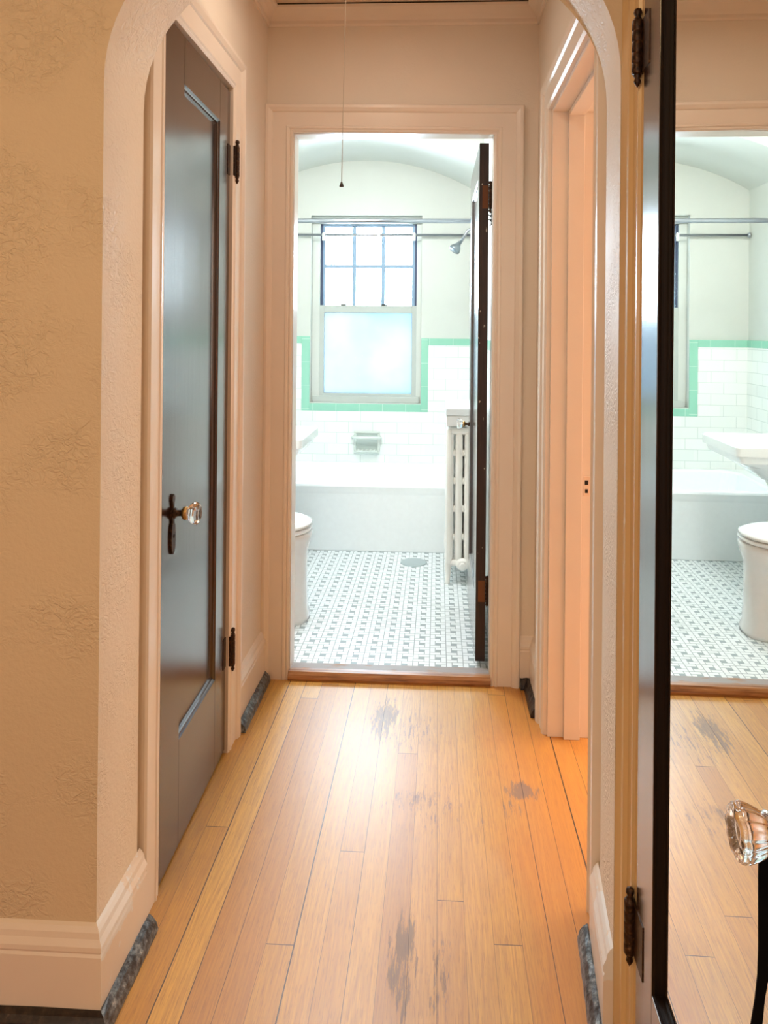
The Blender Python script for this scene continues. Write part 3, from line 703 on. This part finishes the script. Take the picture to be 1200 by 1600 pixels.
# local x -> world -Y (towards camera); local y -> world +X (into the wall): seen face y=0 looks -X. good.
W3 = 0.622
mp = panel_leaf(d3, W3, 1.990, 0.036, 0.092, 0.118, 0.252, M_mirror, rec=0.0125, mold=0.004, name='mirror')
for o in [q for q in COL.objects if q.parent == d3 and q.name.startswith('panel_moulding')]:
    o.data.materials[0] = simple('black_stained_moulding', (0.008, 0.004, 0.003), 0.55, Specular_IOR_Level=0.15)
MB().box(.001, W3 - .001, .037, .039, .001, 1.989).build('back_panel', M_door, d3)
hinge(d3, -0.014, -0.007, 0.228, 0.318, r=.0098, plate=(-0.010, 0.044, -0.0018, 0.001))
hinge(d3, -0.014, -0.007, 1.706, 1.797, r=.0098, plate=(-0.010, 0.036, -0.0018, 0.001))
escutcheon(d3, W3 - .047, .828)
kn = glass_knob(d3, (W3 - .047, -.004, .828), None, 1.0, oct_=False)

# ================================================================== BATHROOM FIXTURES
# bathtub
tub = empty('bathtub', (-0.495, 4.57, 0.018)); tag(tub, 'white enamel alcove bathtub along the tiled wall below the window', 'bathtub')
tx0, tx1, ty0, ty1, tz = BL + .011 + .495, BR - .011 + .495, 4.20 - 4.57, 4.94 - 4.57, .382
def rrect(x0, x1, y0, y1, r, z, n=6):
    out = []
    for cx_, cy_, a0 in ((x1 - r, y1 - r, 0), (x0 + r, y1 - r, PI / 2), (x0 + r, y0 + r, PI), (x1 - r, y0 + r, 1.5 * PI)):
        for i in range(n + 1): out.append((cx_ + r * math.cos(a0 + PI / 2 * i / n), cy_ + r * math.sin(a0 + PI / 2 * i / n), z))
    return out
o_ = MB(); rr = .012
rings = [rrect(tx0, tx1, ty0 + .004, ty1, rr, 0), rrect(tx0, tx1, ty0 + .004, ty1, rr, tz - .055), rrect(tx0, tx1, ty0 + .002, ty1, rr, tz - .040), rrect(tx0, tx1, ty0, ty1, rr, tz - .012), rrect(tx0, tx1, ty0 + .006, ty1, rr, tz),
         rrect(tx0 + .09, tx1 - .09, ty0 + .065, ty1 - .045, .10, tz), rrect(tx0 + .10, tx1 - .10, ty0 + .078, ty1 - .058, .10, tz - .012), rrect(tx0 + .16, tx1 - .14, ty0 + .12, ty1 - .10, .11, .10), rrect(tx0 + .22, tx1 - .2, ty0 + .16, ty1 - .15, .10, .06)]
o_.loft(rings, cap=True, smooth=False); to = o_.build('tub_body', M_tubm, tub, bevel=.004)
ov = MB().lathe([(.035, 0), (.035, -.004), (.028, -.008)], (tx1 - .130, (ty0 + ty1) / 2, tz - .11), 'x', 20).build('overflow_plate', M_chrome, tub)
# soap dish
sd = empty('soap_dish', (-0.470, BY - TT, 0.532)); tag(sd, 'grey ceramic soap dish with a grab bar set in the white tiles', 'soap dish')
b_ = MB(); b_.box(-.088, .088, -.012, 0.0, -.078, -.060); b_.box(-.088, .088, -.012, 0.0, .060, .078); b_.box(-.088, -.072, -.012, 0.0, -.06, .06); b_.box(.072, .088, -.012, 0.0, -.06, .06); b_.build('dish_rim', M_soap, sd, bevel=.005, seg=3)
MB().box(-.074, .074, -.003, 0.0, -.062, .062).build('dish_back', simple('soap_niche_glaze', (.5, .56, .53), .25), sd)
t_ = MB(); t_.box(-.072, .072, -.045, -.003, -.062, -.050)
for i in range(5): t_.box(-.060 + i * .027, -.050 + i * .027, -.043, -.004, -.050, -.045)
t_.build('soap_tray', M_soap, sd, bevel=.003)
MB().tube([(-.088, -.004, .036), (-.094, -.030, .036), (-.080, -.045, .036), (.080, -.045, .036), (.094, -.030, .036), (.088, -.004, .036)], .010, 12).build('grab_bar', M_soap, sd)
# shower rod
def rod(nm, y, z, r, label, mat=M_rod):
    root = empty(nm, (-0.495, y, z)); tag(root, label, 'rod')
    h = (BR - BL) / 2 - .011
    MB().tube([(-h, 0, 0), (h, 0, 0)], r, 16).build('pole', mat, root)
    for s_ in (-1, 1): MB().lathe([(r * 2.2, 0), (r * 2.2, -s_ * .004), (r * 1.3, -s_ * .015)], (s_ * h, 0, 0), 'x', 20).build('end_flange', mat, root)
    return root
rod('shower_curtain_rod', 4.20, 1.912, 0.0135, 'thick metal shower curtain rod spanning above the front of the bathtub')
rod('window_curtain_rod', 4.915, 1.925, 0.0085, 'thin metal rod running close across the window top')
cp = empty('curtain_clip', (0, 0, 0))
MB().box(-.010, .010, -.014, -.010, -.040, .012).build('clip_plate', M_plas, cp, bevel=.002); MB().tube([(0, -.012, .010), (0, -.008, .014), (0, 0, .015), (0, .008, .014), (0, .012, .008)], .003, 8).build('clip_hook', M_plas, cp)
spots = ((-0.770, 'white plastic clip on thin rod at sink side edge of window'), (-0.400, 'white plastic clip on thin rod near middle of window'), (-0.163, 'white plastic clip on thin rod at shower head side of window'))
for i, (x, lb) in enumerate(spots):
    c_ = cp if i == 0 else copy_tree(cp)
    c_.location = (x, 4.915, 1.925 - (0.0 if i != 1 else .006)); tag(c_, lb, 'clip', 'plastic clips on the window rod')
# shower head
sh = empty('wall_shower', (0.238, 4.57, 1.925)); tag(sh, 'small chrome shower head on an angled arm by the window', 'shower head')
MB().lathe([(.028, 0), (.028, -.004), (.014, -.012)], (0, 0, 0), 'x', 20).build('wall_flange', M_chrome, sh)
hp = Vector((-.120, 0, -.108)); MB().tube([(0, 0, 0), (-.035, 0, -.002), (-.060, 0, -.020), tuple(hp * .86)], .009, 12).build('shower_arm', M_rod, sh)
hd = MB(); dirv = Vector((-.55, -.28, -.80)).normalized(); q = dirv.to_track_quat('Z', 'Y').to_matrix()
rg = []
for r, h in ((.009, -.030), (.013, -.022), (.014, -.012), (.020, 0), (.030, .014), (.036, .030), (.037, .040), (.034, .043), (.002, .043)):
    rg.append([tuple(hp + q @ Vector((r * math.cos(2 * PI * i / 24), r * math.sin(2 * PI * i / 24), h))) for i in range(24)])
hd.loft(rg); hd.build('spray_head', simple('shower_head_metal', (.26, .30, .32), .3, Metallic=.6), sh)
# pull cord of hall lamp
hl = empty('ceiling_lamp', (-0.27, 2.02, HC)); tag(hl, 'hall ceiling lamp with a thin pull cord ending in a dark bead', 'lamp')
MB().lathe([(.055, 0), (.055, -.010), (.045, -.020), (.022, -.028), (.022, -.045)], (0, 0, 0), 'z', 24).build('lamp_base', M_porc, hl)
MB().tube([(.012, -.01, -.03), (.010, -.012, -.25), (.007, -.016, -.5), (0.004, -.02, -.783)], .0011, 6).build('pull_cord', M_cord, hl)
MB().lathe([(.001, 0.004), (.0028, 0), (.006, -.008), (.0062, -.011), (.002, -.012)], (.004, -.02, -.783), 'z', 12).build('cord_bead', M_bead, hl)
# radiator
rd = empty('radiator', (0.135, 3.68, 0.018)); tag(rd, 'white painted cast iron column radiator beside the bathtub', 'radiator')
cols = (-0.068, -0.0225, 0.0225, 0.068); NS = 9; PY = 0.050
for sct in range(NS):
    yc = .025 + sct * PY; m = MB()
    for ci, cxx in enumerate(cols):
        m.tube([(cxx, yc, .085), (cxx, yc, .105), (cxx, yc, .16), (cxx, yc, .73), (cxx, yc, .77), (cxx, yc, .792)], [.010, .016, .0188, .0188, .016, .008], 12)
        if ci < 3:
            for zz in (.235, .375, .515, .655):
                m.lathe([(.004, -.017), (.010, -.010), (.012, 0), (.010, .010), (.004, .017)], (cxx + .0225, yc, zz), 'z', 10)
    m.tube([(-.068, yc, .105), (.068, yc, .105)], .019, 12); m.tube([(-.068, yc, .765), (.068, yc, .765)], .019, 12)
    sec = m.build('radiator_section', M_radi, rd)
    if sct in (0, NS - 1):
        for s_ in (-1, 1):
            MB().tube([(s_ * .072, yc, .15), (s_ * .073, yc, .09), (s_ * .072, yc, .045), (s_ * .076, yc, .010), (s_ * .077, yc, 0.0)], [.016, .018, .013, .013, .015], 12).build('foot', M_radi, sec)
        if sct == 0:
            f0 = MB(); f0.box(-.086, -.058, .004, .046, .10, .78); f0.build('end_rib', M_radi, sec, bevel=.010, seg=3)
            MB().lathe([(.030, .012), (.032, 0), (.030, -.008), (.024, -.012), (.022, -.016)], (-.002, .010, .100), 'y', 24).build('hub', M_radi, sec)
            MB().lathe([(.014, 0), (.014, -.012), (.012, -.014)], (-.002, -.006, .100), 'y', 6, smooth=False).build('plug', M_radi, sec)
rs = empty('radiator_shelf', (0.147, 3.90, 0.812)); tag(rs, 'pale stone shelf box resting on top of the radiator', 'shelf')
MB().box(-.100, .100, -.245, .25, 0.0, .052).build('shelf_skirt', paint('shelf_skirt_paint', (.78, .80, .80), .4), rs, bevel=.003)
MB().box(-.103, .103, -.250, .25, .052, .090).build('shelf_top', M_marble, rs, bevel=.005)
# toilet
to_ = empty('toilet', (-0.90, 3.21, 0.018)); tag(to_, 'white porcelain toilet with closed lid beside the pedestal sink', 'toilet')
def egg(xf, xb, hw, z, n=32, p=2.3):
    out = []; c = xb + (xf - xb) * .48
    for i in range(n):
        th = 2 * PI * i / n; cs, sn = math.cos(th), math.sin(th)
        e2 = 2 / p; px_ = abs(cs) ** e2 * (1 if cs >= 0 else -1); py_ = abs(sn) ** e2 * (1 if sn >= 0 else -1)
        out.append((c + ((xf - c) if px_ > 0 else (c - xb)) * px_, hw * py_, z))
    return out
F = 0.355
MB().loft([egg(F - .008, -.20, .125, 0, p=3), egg(F - .006, -.20, .125, .018, p=3), egg(F - .016, -.18, .112, .045, p=3), egg(F - .020, -.17, .106, .16, p=2.8), egg(F - .020, -.17, .112, .25, p=2.6), egg(F - .018, -.19, .145, .30), egg(F - .006, -.2, .172, .335), egg(F, -.2, .183, .365), egg(F + .002, -.2, .185, .380), egg(F - .012, -.2, .172, .388)]).build('bowl', M_porc, to_)
MB().loft([egg(F - .02, -.12, .170, .388), egg(F, -.14, .184, .392), egg(F + .002, -.14, .186, .402), egg(F - .012, -.14, .176, .408)]).build('seat', M_porc, to_)
MB().loft([egg(F - .012, -.14, .176, .409), egg(F + .000, -.14, .184, .413), egg(F - .002, -.14, .183, .424), egg(F - .03, -.12, .160, .434), egg(F - .10, -.08, .10, .439)]).build('lid', M_porc, to_)
MB().box(-.335, -.14, -.235, .235, .36, .70).build('tank', M_porc, to_, bevel=.02, seg=3)
MB().box(-.338, -.130, -.243, .243, .70, .735).build('tank_lid', M_porc, to_, bevel=.008)
MB().tube([(-.13, -.17, .64), (-.118, -.17, .64), (-.112, -.13, .635)], .006, 8).build('flush_lever', M_chrome, to_)
# pedestal sink
sk = empty('pedestal_sink', (-0.93, 3.81, 0.018)); tag(sk, 'white square edged pedestal sink between toilet and bathtub', 'sink')
sx0, sx1, sy0, sy1 = -.298, .274, -.25, .25; ZT = .735
r4 = [rrect(sx0 + .12, sx1 - .20, sy0 + .15, sy1 - .15, .06, ZT - .19), rrect(sx0 + .03, sx1 - .09, sy0 + .06, sy1 - .06, .06, ZT - .115), rrect(sx0, sx1 - .028, sy0 + .016, sy1 - .016, .02, ZT - .085), rrect(sx0, sx1 - .020, sy0 + .012, sy1 - .012, .015, ZT - .060),
      rrect(sx0, sx1 - .020, sy0 + .012, sy1 - .012, .015, ZT - .052), rrect(sx0, sx1, sy0, sy1, .022, ZT - .050), rrect(sx0, sx1, sy0, sy1, .022, ZT - .008), rrect(sx0, sx1 - .008, sy0 + .008, sy1 - .008, .022, ZT),
      rrect(sx0 + .13, sx1 - .055, sy0 + .065, sy1 - .065, .05, ZT), rrect(sx0 + .15, sx1 - .075, sy0 + .085, sy1 - .085, .06, ZT - .03), rrect(sx0 + .22, sx1 - .15, sy0 + .15, sy1 - .15, .07, ZT - .12)]
MB().loft(r4, smooth=False).build('basin', M_porc, sk, bevel=.004)
def octr(r, z, xo=-.06): return [(xo + r * 1.0 * math.cos(PI / 8 + 2 * PI * i / 8), r * 1.0 * math.sin(PI / 8 + 2 * PI * i / 8), z) for i in range(8)]
MB().loft([octr(.125, 0), octr(.125, .03), octr(.10, .06), octr(.082, .12), octr(.075, .35), octr(.085, .50), octr(.12, ZT - .16)], smooth=False).build('pedestal', M_porc, sk, bevel=.006)
for s_ in (-1, 1):
    f = MB().tube([(-.22, s_ * .10, ZT), (-.22, s_ * .10, ZT + .04)], .016, 12).build('faucet', M_chrome, sk)
    MB().tube([(-.22, s_ * .10, ZT + .03), (-.16, s_ * .10, ZT + .045), (-.12, s_ * .10, ZT + .03)], .009, 10).build('spout', M_chrome, f)
# floor cleanout cover
cv = MB().lathe([(.072, 0), (.072, .003), (.066, .0045), (.004, .005)], (-0.120, 4.02, .018), 'z', 32)
tag(cv.build('drain_cover', M_metalcov), 'round grey metal drain cover on the tile floor before the bathtub', 'drain cover')

# strap hanging from the mirrored door's knob
K0 = (0.3105, 0.668)
edge = [(.834, .2985, .3200), (.815, .2945, .3200), (.79, .2935, .3195), (.75, .2935, .317), (.72, .293, .3115), (.70, .2915, .306), (.68, .2880, .301), (.65, .2815, .2965), (.61, .272, .290), (.56, .262, .284), (.50, .256, .281), (.45, .258, .284), (.42, .266, .290)]
s_ = MB(); rows = []
for i, (z, xl, xr) in enumerate(edge):
    y = K0[1] - .018 - .012 * math.sin(min(1, i / 6) * PI / 2)
    rows.append([(xl, y, z), (xr, y + .006, z), (xr, y + .0085, z), (xl, y + .0025, z)])
s_.loft(rows, smooth=False)
st = s_.build('strap', M_black); 
lp = MB(); pts = [(.3120, K0[1] + .016 * math.cos(t__), .838 + .0165 * math.sin(t__)) for t__ in [PI * 1.15 - PI * 1.3 * i / 12 for i in range(13)]]
rows = []
for (x, y, z) in pts:
    d = Vector((0, y - K0[1], z - .838)).normalized() * .0018
    rows.append([(.3055, y, z), (.3165, y, z), (.3165, y + d.y, z + d.z), (.3055, y + d.y, z + d.z)])
lp.loft(rows, smooth=False); lp.build('loop', M_black, st)
bk = MB(); rows = []
for i, (z, xl, xr) in enumerate(edge[1:]):
    y = K0[1] + .018 - .040 * (i / 11) ** 2
    rows.append([(xl + .003, y, z), (xr, y + .003, z), (xr, y + .005, z), (xl + .003, y + .002, z)])
bk.loft(rows, smooth=False); bk.build('rear_strand', M_black, st)
tag(st, 'black fabric strap hanging from the glass knob of the mirrored door', 'strap')
